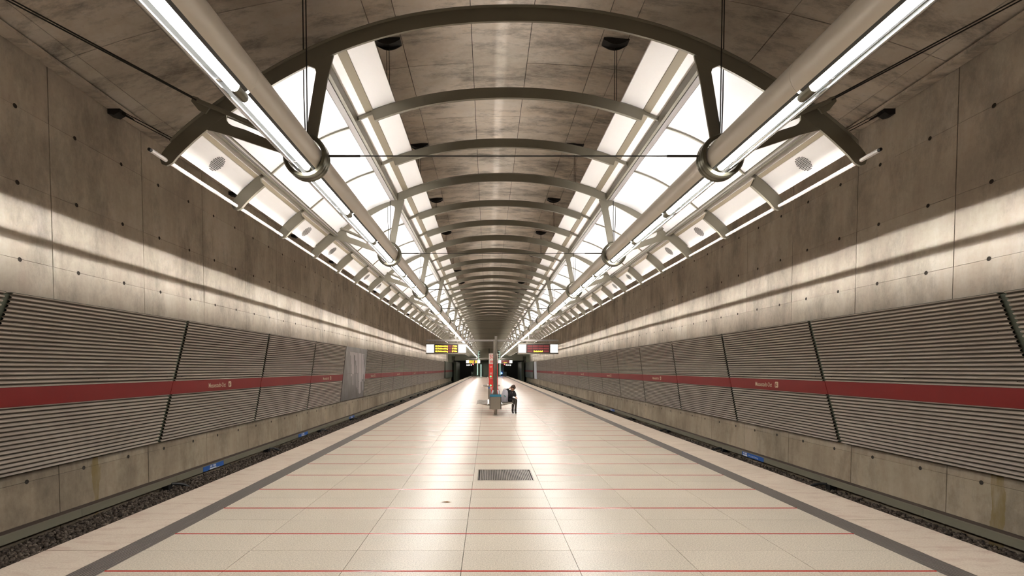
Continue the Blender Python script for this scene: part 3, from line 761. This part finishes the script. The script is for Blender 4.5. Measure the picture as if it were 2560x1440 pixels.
for i in range(-2, NF):
    for s, side in ((1, 'left'), (-1, 'right')):
        y0 = 6.0 + 5*i - 5 + 5
        if i == NF - 1: continue
        open_top = i >= 0
        j = i + 2
        lab = 'grey lamp pipe with bright tubes, %s side, %s' % (side, 'overhead before the first frame' if i == -1 else ('behind the first frame' if i == 0 else ('out of view overhead' if i == -2 else '%s pipe beyond the first frame' % ordn(i))))
        t = thing('lamp_pipe', lab, 'lamp', (XF - s*RX, y0, RZ), 'tubular lamp pipes on the %s side' % side)
        L = LP[s]
        for b_ in range(3):
            y = b_*B
            link('pipe_shell', L['body'] if open_top else L['bodyfull'], t, (0, y, 0))
            link('reflector_cover', L['cover'], t, (0, y, 0)); link('inner_reflector', L['inner'], t, (0, y, 0))
            link('gear_tray', L['tray'], t, (0, y, 0)); link('lamp_tube', L['lampd'], t, (0, y, 0))
            if open_top: link('lamp_tube', L['lampu'], t, (0, y, 0))
            link('lamp_socket', L['sock'], t, (0, y, 0))
        if open_top:
            ld = bpy.data.lights.new('side_strip', 'AREA'); ld.shape = 'RECTANGLE'; ld.size = .03; ld.size_y = 4.96
            ld.energy = LAMP_SIDE*4.96; ld.color = (1, .965, .92); ld.spread = R(21)
            lo = link('side_strip', ld, t, (-s*.045, 2.5, .024)); lo.rotation_euler = (0, R(90 - 1)*s, 0)

# ------------------------------------------------------------------ cables and their anchors
lat = {}; ver = {}
for s in (1, -1):
    lat[s] = merge(MB().tube([(XF-s*8.22, 0, 7.23), (XF-s*3.60, -.07, 4.80)], .009, 5), MB().tube([(XF-s*8.20, 0, 7.28), (XF-s*3.45, .07, 4.76)], .009, 5)).mesh('cable_pair', M['cable'])
    zc = zceil(RX) - .10
    ver[s] = merge(MB().tube([(XF-s*(RX-.03), -.05, zc), (XF-s*(RX-.03), -.05, 4.75), (XF-s*(RX-.01), 0, 4.44)], .007, 5),
                   MB().tube([(XF-s*(RX+.04), .05, zc), (XF-s*(RX+.04), .05, 4.9), (XF-s*(RX+.01), 0, 4.44)], .007, 5)).mesh('cable_pair', M['cable'])
wa = {s: merge(MB().prism([(XF-s*x, z) for x, z in [(8.27,7.10),(8.14,7.07),(8.03,7.13),(8.00,7.23),(8.06,7.31),(8.27,7.31)]][::s], -.10, .10),
              MB().tube([(XF-s*8.06, 0, 7.18), (XF-s*7.8, 0, 7.02)], .02, 6)).mesh('wall_anchor', M['black']) for s in (1, -1)}
def plate(s):
    zc = zceil(RX); mb = MB(); n = 10
    for y0, y1, h in ((-.11, -.095, .10), (.095, .11, .10), (-.095, .095, .05)):
        xs = [-.27 + .54*i/n for i in range(n+1)]
        mb.prism([(XF - s*(RX + x), zc + .01) for x in (xs[0], xs[-1])] + [(XF - s*(RX + x), zc - .03 - h*math.cos(math.pi*x/.54)) for x in reversed(xs)], y0, y1)
    return mb.mesh('ceiling_anchor', M['black'])
pl_ = {s: plate(s) for s in (1, -1)}
for i, y in enumerate(frames_y[:-1]):
    for s, side in ((1, 'left'), (-1, 'right')):
        w_ = 'at the %s steel frame, %s side' % (ordn(i), side)
        t = thing('stay_cable', 'pair of slanting dark stay cables ' + w_, 'cable', (0, y, 0), 'slanting stay cables'); link('cable_pair', lat[s], t)
        t = thing('wall_anchor', 'black cable anchor high in wall corner ' + w_, 'anchor', (0, y, 0), 'wall anchors'); link('anchor_block', wa[s], t)
        t = thing('suspension_cable', 'vertical dark cable pair above lamp ring ' + w_, 'cable', (0, y, 0), 'vertical suspension cables'); link('cable_pair', ver[s], t)
        t = thing('ceiling_anchor', 'black curved anchor plate on ceiling ' + w_, 'anchor', (0, y, 0), 'ceiling anchor plates'); link('anchor_plate', pl_[s], t)

# ------------------------------------------------------------------ destination displays and their cross beams
def display(x0, x1, y, lines, label, near=True, zc=3.07):
    t = thing('departure_display', label, 'display', ((x0+x1)/2, y, zc - .31)); W_ = x1 - x0; H = .62; h = W_/2
    mb = MB(); n = 5                                                     # rounded housing
    mb.box(-h, h, 0, .28, .0, H).box(-h-.02, h+.02, -.02, .30, H, H+.05).box(-h-.02, h+.02, -.02, .30, -.05, 0)
    mb.build('housing', M['metal'], t)
    q = .47
    for a in (-h+.03, h-.03-q):
        MB().box(a, a+q, -.014, 0, .06, .06+q+.03).build('light_box', M['white_em'], t)
    sx0, sx1 = -h + q + .08, h - q - .08
    MB().box(sx0, sx1, -.010, 0, .03, H-.03).build('screen', M['screen'], t)
    rowz = [.415, .245, .075]; mw = (sx1-sx0-.08)/4
    for r_, z in enumerate(rowz):
        for c_ in range(4):
            MB().box(sx0+.04+mw*c_+.012, sx0+.04+mw*(c_+1)-.012, -.014, -.010, z, z+.12).build('led_module', M['ledred'], t)
        for (txt, ux, al) in lines[r_]:
            put_text('led_text', txt, .145, M['led'], t, (sx0 + ux*(sx1-sx0), -.018, z+.01), 'front', .86, al)
    for a in (-h*.55, h*.55): MB().box(a-.02, a+.02, .10, .14, H+.05, H+.21).build('hanger', M['rail'], t)
    return t
Lt = [[('U2 Feldmoching', .03, 'LEFT'), ('7 Min', .97, 'RIGHT')], [('U2 Feldmoching', .03, 'LEFT'), ('17 Min', .97, 'RIGHT')], [('U2 Feldmoching', .03, 'LEFT'), ('27 Min', .97, 'RIGHT')]]
Rt = [[], [], [('Endbahnhof', .5, 'CENTER')]]
for y, nm in ((33.5, 'near'), (95.5, 'far')):
    pre = 'lit departure display, '
    display(-4.02, -1.40, y, Lt, pre + ('left near one with three yellow Feldmoching lines' if nm == 'near' else 'left one of the far pair at the platform end'))
    display(2.0, 4.62, y, Rt, pre + ('right near one with one yellow line among red modules' if nm == 'near' else 'right one of the far pair at the platform end'))
    t = thing('display_beam', 'long grey cross beam carrying the %s pair of departure displays' % nm, 'beam', (XF, y + .12, 3.61))
    MB().box(-4.35, 4.35, -.05, .05, -.055, .055).build('beam', M['rail'], t)
    for s in (1, -1): MB().tube([(s*RX, 0, .05), (s*RX, 0, .42)], .04, 8).build('hanger', M['rail'], t, True)

# ------------------------------------------------------------------ platform furniture
def pole(y, x, label):
    t = thing('steel_pole', label, 'pole', (x, y, 0))
    MB().tube([(0,0,0), (0,0,2.95)], .046, 14).build('tube', M['metal'], t, True)
    MB().tube([(0,0,2.95), (0,0,2.97)], .048, 14).build('cap', M['rail'], t, True)
    MB().tube([(0,0,0), (0,0,.012)], .10, 16).build('base_plate', M['rail'], t, True)
pole(19.3, .315, 'tall steel pole standing behind the litter bin, nearer of the two')
pole(21.9, .285, 'tall steel pole at the far end of the first bench')
b = thing('litter_bin', 'boxy grey metal litter bin with a teal rim on the near pole', 'bin', (.294, 19.1, .24))
mb = MB(); mb.box(-.185, .185, -.13, .13, 0, .46); mb.build('body', M['metal'], b)
for s in (-1, 1): MB().box(s*.19, s*.22, -.15, .13, 0, .46).build('side_plate', M['strip'], b)
MB().box(-.215, .215, -.15, .15, .465, .545).build('rim', M['teal'], b)
MB().box(-.17, .17, -.1, .1, .546, .549).build('opening', M['black'], b)
for s in (-1, 1):
    t = thing('newspaper', 'white newspaper sheet sticking up behind the bin, %s of the pole' % ('left' if s < 0 else 'right'), 'newspaper', (.30 + s*.11, 19.35, .79))
    MB().add([(s*.0, 0, 0), (s*.05, .02, .02), (s*.0, .0, .17), (-s*.045, -.02, .13), (s*.0,.012,0),(s*.05,.032,.02),(s*.0,.012,.17),(-s*.045,-.008,.13)], [(0,1,2,3),(7,6,5,4),(0,4,5,1),(1,5,6,2),(2,6,7,3),(3,7,4,0)]).build('sheet', M['signwhite'], t)
def bench(y0, y1, label):
    t = thing('wire_bench', label, 'bench', (XC, y0, 0)); L = y1 - y0
    MB().box(-.05, .05, .1, L-.1, .30, .38).build('support_beam', M['metal'], t)
    for y in (.45, L-.45): MB().box(-.035, .035, y-.03, y+.03, 0, .30).build('leg', M['metal'], t)
    for s in (-1, 1):
        ns = 4; sw = (L-.1)/ns
        for k in range(ns):
            a = .05 + k*sw + .03; c_ = a + sw - .06; mb = MB()
            prof = [(s*.16, .62+.28), (s*.19, .60), (s*.225, .445), (s*.28, .415), (s*.46, .405), (s*.66, .425), (s*.70, .40)]
            mb.tube([(x, a, z) for x, z in prof], .009, 5).tube([(x, c_, z) for x, z in prof], .009, 5)
            for x, z in [(s*.27,.417),(s*.70,.40),(s*.16,.90)]: mb.tube([(x, a, z), (x, c_, z)], .009, 5)
            nw = 16; mw_ = MB()
            for q in range(1, nw): mw_.tube([(x, a + (c_-a)*q/nw, z - .004) for x, z in prof], .0075, 5, False)
            mb.build('seat_rim', M['chrome'], t); mw_.build('wire_seat', M['seatwire'], t)
        for y in (.45, L-.45): MB().tube([(s*.04, y, .34), (s*.25, y, .345), (s*.5, y, .385), (s*.66, y, .405)], [.022,.022,.018,.012], 6).build('bracket', M['metal'], t, True)
    return t
bench(19.25, 21.85, 'double-sided chrome wire bench behind the bin, the person sits on its right side')
bench(39.5, 42.3, 'second chrome wire bench farther down the platform behind the red column')
bench(80.0, 82.8, 'third chrome wire bench near the far end of the platform')
pole(39.9, .29, 'steel pole at the second bench hidden behind the red column')
# emergency column
s_ = thing('emergency_column', 'tall red emergency column with white SOS head', 'column', (.31, 28.0, 0))
MB().box(-.25, .25, -.12, .12, 0, .40).build('plinth', M['strip'], s_)
MB().box(-.24, .24, -.13, .13, .40, 2.02).build('red_body', M['sos'], s_)
MB().box(-.24, .24, -.13, .13, 2.02, 2.58).build('white_head', M['soswhite'], s_)
put_text('lettering', 'SOS', .29, M['sos'], s_, (0, -.132, 2.31), 'front', .80, 'CENTER')
for a in (-.165, -.085):
    MB().box(a, a+.065, -.133, -.130, 2.08, 2.19).build('red_symbol', M['sos'], s_)
    MB().box(a+.026, a+.04, -.135, -.133, 2.10, 2.17).build('symbol_bar', M['soswhite'], s_)
MB().box(-.005, .015, -.133, -.13, 2.08, 2.19).box(-.005, .055, -.133, -.13, 2.08, 2.10).build('red_symbol', M['sos'], s_)
for z in (1.33, .84): MB().tube([(-.14, -.131, z), (-.14, -.15, z)], .048, 16).build('green_button', M['greensig'], s_)
for z, n_ in ((1.86, 2), (1.52, 3), (1.20, 1), (.72, 4)):
    for q in range(n_): MB().box(-.19, -.05 - .03*(q % 2), -.132, -.13, z - .035*q, z - .035*q + .016).build('print_line', M['soswhite'], s_)
for z in (1.86, 1.10): MB().box(-.02, .03, -.14, -.13, z, z+.05).build('speaker_slot', M['black'], s_)
# timetable case with blue patches behind the bin
b2 = thing('map_case', 'low grey timetable case with small blue patches behind the litter bin', 'display case', (.12, 24.5, 0))
MB().box(-.10, .0, -.04, .04, 0, .95).build('case', M['metal'], b2); MB().box(-.085, -.015, -.045, -.04, .80, .88).build('blue_patch', M['blue'], b2)

# ------------------------------------------------------------------ seated person
P0 = (0, 0, 0)
def skin(name, verts, edges, radii, mt, parent, root=0, sub=2, scale=None):
    me = bpy.data.meshes.new(name); me.from_pydata(verts, edges, []); o = bpy.data.objects.new(name, me); C.objects.link(o)
    m1 = o.modifiers.new('s', 'SKIN'); m1.use_smooth_shade = True
    for i, r in enumerate(radii):
        sv = me.skin_vertices[0].data[i]; sv.radius = r if isinstance(r, tuple) else (r, r); sv.use_root = (i == root)
    m2 = o.modifiers.new('u', 'SUBSURF'); m2.levels = sub; m2.render_levels = sub
    bpy.context.view_layer.update()
    nm = bpy.data.meshes.new_from_object(o.evaluated_get(bpy.context.evaluated_depsgraph_get()))
    bpy.data.objects.remove(o); nm.materials.clear(); nm.materials.append(mt)
    nm.polygons.foreach_set('use_smooth', [True]*len(nm.polygons))
    return link(name, nm, parent)
pm_skin = mat('skin_tone', (.50, .27, .17), .55); pm_coat = mat('dark_coat', (.022, .021, .022), .8); pm_skirt = mat('black_skirt', (.014, .013, .014), .85)
pm_tight = mat('dark_tights', (.045, .036, .026), .7); pm_boot = mat('dark_boots', (.02, .016, .014), .45); pm_hair = mat('brown_hair', (.045, .022, .010), .6)
pe = thing('person', 'person in dark coat and boots sitting bent forward on the bench, hand at ear', 'person', (0, 0, 0))
Yb = 20.35
# body: pelvis, spine, neck, head stub, arms, legs as one continuous surface
BV = [(.86, Yb+.05, .50),   #0 pelvis
      (.88, Yb, .66), (.93, Yb-.05, .80), (.965, Yb-.09, .885), (.985, Yb-.13, .93),   #1-4 spine, chest, neck
      (.84, Yb-.02, .845), (.70, Yb-.04, .885), (.86, Yb-.11, .955),                    #5 shoulder 6 elbow 7 wrist (raised arm)
      (1.045, Yb-.06, .83), (1.09, Yb-.13, .70), (1.085, Yb-.26, .645),                  #8 shoulder 9 elbow 10 wrist
      (.90, Yb-.04, .50), (1.12, Yb-.34, .535), (1.10, Yb-.40, .32), (1.09, Yb-.40, .085),    #11 hip 12 knee 13 calf 14 ankle
      (.88, Yb+.06, .49), (1.03, Yb-.26, .50), (.99, Yb-.32, .30), (.985, Yb-.34, .085)]   #15-18
BE = [(0,1),(1,2),(2,3),(3,4),(2,5),(5,6),(6,7),(2,8),(8,9),(9,10),(0,11),(11,12),(12,13),(13,14),(0,15),(15,16),(16,17),(17,18)]
BR = [(.13,.12),(.115,.10),(.12,.09),.05,.045, .06,.045,.028, .06,.043,.028, .085,.065,.052,.036, .085,.065,.052,.036]
skin('body', BV, BE, BR, pm_tight, pe)
skin('coat', [(.865, Yb+.03, .56), (.885, Yb, .68), (.935, Yb-.05, .80), (.96, Yb-.08, .865), (.84, Yb-.02, .85), (.70, Yb-.04, .89), (.83, Yb-.10, .945), (1.045, Yb-.06, .835), (1.095, Yb-.13, .70), (1.085, Yb-.23, .655)],
     [(0,1),(1,2),(2,3),(2,4),(4,5),(5,6),(2,7),(7,8),(8,9)], [(.15,.135),(.135,.12),(.135,.105),.075,.075,.058,.042,.075,.056,.042], pm_coat, pe)
skin('skirt', [(.86, Yb+.05, .50), (.90, Yb-.03, .53), (.99, Yb-.14, .53), (1.06, Yb-.24, .535)], [(0,1),(1,2),(2,3)], [(.14,.10),(.155,.11),(.14,.085),(.10,.075)], pm_skirt, pe)
# head with face, turned down to the right
hd = bpy.data.objects.new('head', None); 
hv = MB().ball((0,0,0), (.078, .095, .108), 16, 12)
hv.ball((0, -.098, -.012), (.013, .018, .022), 8, 6)                                 # nose
hv.ball((-.080, .0, -.01), (.012, .022, .03), 8, 6); hv.ball((.080, .0, -.01), (.012, .022, .03), 8, 6)     # ears
hv.ball((0, -.075, -.075), (.035, .03, .028), 10, 6)                                # chin
head = hv.build('head', pm_skin, pe, True, (1.0, Yb-.19, .985))
head.rotation_euler = (R(46), R(16), R(22))
ha = MB().ball((0, .018, .022), (.092, .105, .105), 16, 12)
hm_ = ha.build('hair', pm_hair, head, True)
me = hm_.data                                                                   # fringe line: pull the hair back off the face
for v in me.vertices:
    if v.co.y < -.045 and v.co.z < .055: v.co.y = -.045 + (v.co.y + .045)*.1; v.co.z += .01
    v.co += Vector((random.uniform(-.010,.010), random.uniform(-.010,.010), random.uniform(-.010,.010)))
MB().tube([(0, .02, .12), (.0, .03, .15), (.01, .02, .175)], [.02, .014, .006], 7).build('hair_tuft', pm_hair, head, True)
for hx, hy, hz in ((-.05,-.03,.10),(.05,-.04,.09),(-.08,.02,.04),(.085,.01,.03),(.03,.07,.09),(-.03,.08,.08),(.0,-.07,.085)): MB().tube([(hx*.7, hy*.7, hz*.7), (hx, hy, hz), (hx*1.25, hy*1.2-.012, hz*1.12)], [.04, .026, .008], 7).build('hair_lock', pm_hair, head, True)
for sx in (-1, 1): MB().ball((sx*.03, -.086, .008), (.012, .007, .007), 8, 6).build('eye', M['black'], head, True)
MB().ball((0, -.092, -.05), (.022, .007, .005), 8, 6).build('mouth', mat('lips', (.35, .10, .08), .5), head, True)
def hand(loc, rot, name='hand'):
    o = bpy.data.objects.new(name, None)
    vs = [(0,0,0), (0,0,-.045), (0,-.004,-.085)]; ed = [(0,1),(1,2)]; rd = [(.024,.014),(.034,.014),(.034,.012)]
    for k, (x, l) in enumerate(((-.030,.058),(-.010,.068),(.011,.064),(.031,.050))):
        n_ = len(vs); vs += [(x, -.002, -.088), (x*1.15, -.012, -.088 - l*.5), (x*1.2, -.034, -.088 - l*.9)]; ed += [(2, n_), (n_, n_+1), (n_+1, n_+2)]; rd += [.010, .0085, .0075]
    n_ = len(vs); vs += [(-.04, -.008, -.045), (-.060, -.020, -.070), (-.064, -.032, -.092)]; ed += [(1, n_), (n_, n_+1), (n_+1, n_+2)]; rd += [.011, .0095, .0085]
    h = skin(name, vs, ed, rd, pm_skin, pe, 0, 1); h.location = loc
    z = -Vector(rot[0]).normalized(); y = Vector(rot[1]); y = (y - z*y.dot(z)).normalized(); x = y.cross(z)
    h.rotation_euler = Matrix((x, y, z)).transposed().to_euler(); return h
hand((.855, Yb-.125, .950), ((.62, -.35, .60), (-.6, -.5, .3)))
hand((1.085, Yb-.26, .645), ((.35, -.80, -.30), (.1, -.3, 1)))
for x, y in ((1.09, Yb-.40), (.985, Yb-.34)):
    bo = skin('boot', [(x, y, .20), (x, y, .10), (x+.005, y-.02, .045), (x+.01, y-.12, .038), (x+.01, y-.18, .032)], [(0,1),(1,2),(2,3),(3,4)], [.052, .048, (.045,.045), (.042,.036), (.034,.030)], pm_boot, pe)
hb = thing('handbag', 'black handbag held on the lap of the seated person', 'bag', (.985, Yb-.26, .655))
bm2 = MB(); n = 12
prof = [(.0, .07, .045), (.02, .115, .06), (.10, .12, .06), (.17, .095, .045), (.20, .05, .02)]
vs = []
for z, a, b_ in prof:
    for k in range(n): an = 2*math.pi*k/n; vs.append((a*math.copysign(abs(math.cos(an))**.6, math.cos(an)), b_*math.copysign(abs(math.sin(an))**.6, math.sin(an)), z))
fs = [(j*n+k, j*n+(k+1)%n, (j+1)*n+(k+1)%n, (j+1)*n+k) for j in range(4) for k in range(n)] + [tuple(range(n-1,-1,-1)), tuple(4*n+k for k in range(n))]
bm2.add(vs, fs).build('body', pm_skirt, hb, True)
MB().tube([(-.07,-.03,.17), (-.05,-.06,.20), (.0,-.07,.205), (.05,-.06,.20), (.07,-.03,.17)], .008, 6).build('handle', pm_skirt, hb, True)
MB().tube([(-.02,-.062,.15), (-.02,-.07,.15)], .016, 10).build('clasp', M['chrome'], hb, True)
# big pale carrier bag left of the person
cb_ = thing('carrier_bag', 'large pale grey plastic carrier bag on the bench left of the person', 'bag', (.66, Yb-.15, .425))
cm = MB(); n = 14; vs = []; prof = [(0,.10,.08,.0), (.03,.13,.11,.0), (.15,.135,.11,.01), (.30,.135,.09,.03), (.42,.11,.05,.045), (.50,.075,.02,.03)]
for j, (z, a, b_, ox) in enumerate(prof):
    for k in range(n):
        an = 2*math.pi*k/n; rr = 1 + .09*math.sin(3*an + j*1.3) + random.uniform(-.04, .04)
        vs.append((ox + a*rr*math.cos(an), b_*rr*math.sin(an), z + (random.uniform(-.015,.015) if j else 0)))
fs = [(j*n+k, j*n+(k+1)%n, (j+1)*n+(k+1)%n, (j+1)*n+k) for j in range(5) for k in range(n)] + [tuple(range(n-1,-1,-1)), tuple(5*n+k for k in range(n))]
bagm = mat('pale_plastic', (.42, .40, .44), .4)
cm.add(vs, fs).build('body', bagm, cb_, True)
MB().prism([(-.03,.30),(.04,.27),(.075,.21),(.03,.20),(-.02,.25)], -.128, -.120).build('green_print', mat('bag_print', (.16, .26, .25), .5), cb_)
MB().tube([(-.02,0,.49), (.0,0,.56), (.05,0,.56), (.06,0,.49)], .010, 6).build('handle', bagm, cb_, True)

# ------------------------------------------------------------------ far end of the hall
end = struct('wall_far')
YE = 121.0
MB().box(-9, 9.6, YF + 12, YF + 12.4, -1.9, 6).build('tunnel_end', M['dark'], end)
MB().box(XC - 3.6, XC + 3.6, YE, YE + .3, 0, 3.5).build('end_face', M['green'], end)
for s in (-1, 1):
    MB().box(XC + s*2.75, XC + s*3.05, YE - .35, YE, 0, 3.4).build('pale_pillar', M['greenlight'], end)
    MB().box(XC + s*2.58, XC + s*2.73, YE - .30, YE - .1, .25, 3.1).build('lit_strip', M['glass'], end)
    MB().box(XC + s*3.3, XC + s*4.2, YE - .5, YE, 0, 1.05).build('cabinet', M['green'], end)
    MB().box(XC + s*7.15, XC + s*7.75, 112, YF+8, -1.6, 3.3).build('track_pier', M['green'], end)
    MB().box(XC + s*8.0, XC + s*8.23, 93.6, YF + 8, 0.0, 3.1).build('side_cladding', M['green'], end)
    MB().box(XC + s*7.96, XC + s*8.0, 93.6, YF + 8, 1.12, 1.44).build('red_stripe', M['red'], end)
    MB().box(XC + s*7.6, XC + s*8.26, 104, 104.8, 3.1, 7.3).build('pilaster', M['greenlight'], end)
    MB().box(XC + s*6.9, XC + s*7.6, 104.2, 104.8, 4.3, 5.1).build('pale_box', M['greenlight'], end)
MB().box(-.2, 0.0, YE-.55, YE-.5, .62, .80).build('notice', M['signwhite'], end, loc=(-3.55, 0, 0))
MB().box(XC - 8.2, XC + 8.2, 104.85, 105.2, 3.45, 4.9).build('bulkhead', M['green'], end)
MB().box(XC - 6.9, XC + 6.9, 104.25, 104.85, 3.40, 4.85).build('bulkhead', mat('bulkhead_grey', (.23, .23, .175), .5), end)
MB().box(XC - 8.2, XC + 8.2, 105.2, 105.5, 4.8, 9.2).build('upper_wall', M['green'], end)
MB().box(XC - 1.75, XC + 1.75, 101.8, 104.2, 3.55, 6.4).build('lift_tower', mat('tower_grey', (.17, .155, .105), .5), end)
MB().box(XC - .06, XC + .10, 101.7, 101.8, 3.55, 6.4).build('tower_joint', M['dark'], end)
for s in (-1, 1):
    for q in range(5): MB().box(XC + s*1.8, XC + s*2.15, 102.2, 102.26, 3.6 + q*.5, 3.66 + q*.5).build('glass_frame', M['glass'], end)
    MB().box(XC + s*2.12, XC + s*2.2, 102.1, 102.3, 3.4, 6.0).build('glass_frame', M['glass'], end)
    MB().box(XC + s*1.62, XC + s*1.8, 110, 110.2, 0, 2.7).build('lift_post', M['glass'] if s < 0 else M['greenlight'], end)
MB().box(XC - 1.2, XC + 1.2, 109, 111, 0, 2.8).build('lift_shaft', M['green'], end)
for s, side in ((-1, 'left'), (1, 'right')):
    t = thing('fill_strip', 'added fill light under the far bulkhead, %s of the lift shaft' % side, 'lamp', (XC + s*2.3, 107, 3.28))
    MB().box(-.06, .06, 0, 9, 0, .05).build('housing', M['rail'], t); MB().box(-.04, .04, .05, 8.95, -.02, 0).build('tube', M['farfill'], t)  # unseen fill lamps added to brighten the far end
    x = XC + s*3.7
    t = thing('signal_light', 'small red signal lamp at the tunnel mouth, %s track' % side, 'signal', (x, YE - .8, 2.7))
    MB().box(-.16, .16, .05, .25, -.2, .35).build('case', M['black'], t); MB().ball((0, 0, .1), (.13, .06, .13), 10, 7).build('lens', M['redsig'], t, True)
    for q in range(5):
        t = thing('tunnel_lamp', 'tiny white tunnel lamp over the %s track, %s from the platform' % (side, ordn(q)), 'lamp', (x + s*(.1 + .42*q), YF + 4 + q*1.6, 2.65), 'tunnel lamps')
        MB().ball((0, 0, 0), (.09, .05, .11), 8, 6).build('glass', M['whitesig'], t, True); MB().box(-.03, .03, .04, .1, 0, .8).build('stem', M['dark'], t)
t = thing('blue_lamp', 'small blue light low at the far platform end right of the column', 'lamp', (3.3, YE - .6, .62))
MB().ball((0, 0, .05), (.16, .08, .2), 10, 7).build('glass', M['bluesig'], t, True); MB().box(-.1, .1, .02, .2, -.62, 0).build('stand', M['black'], t)
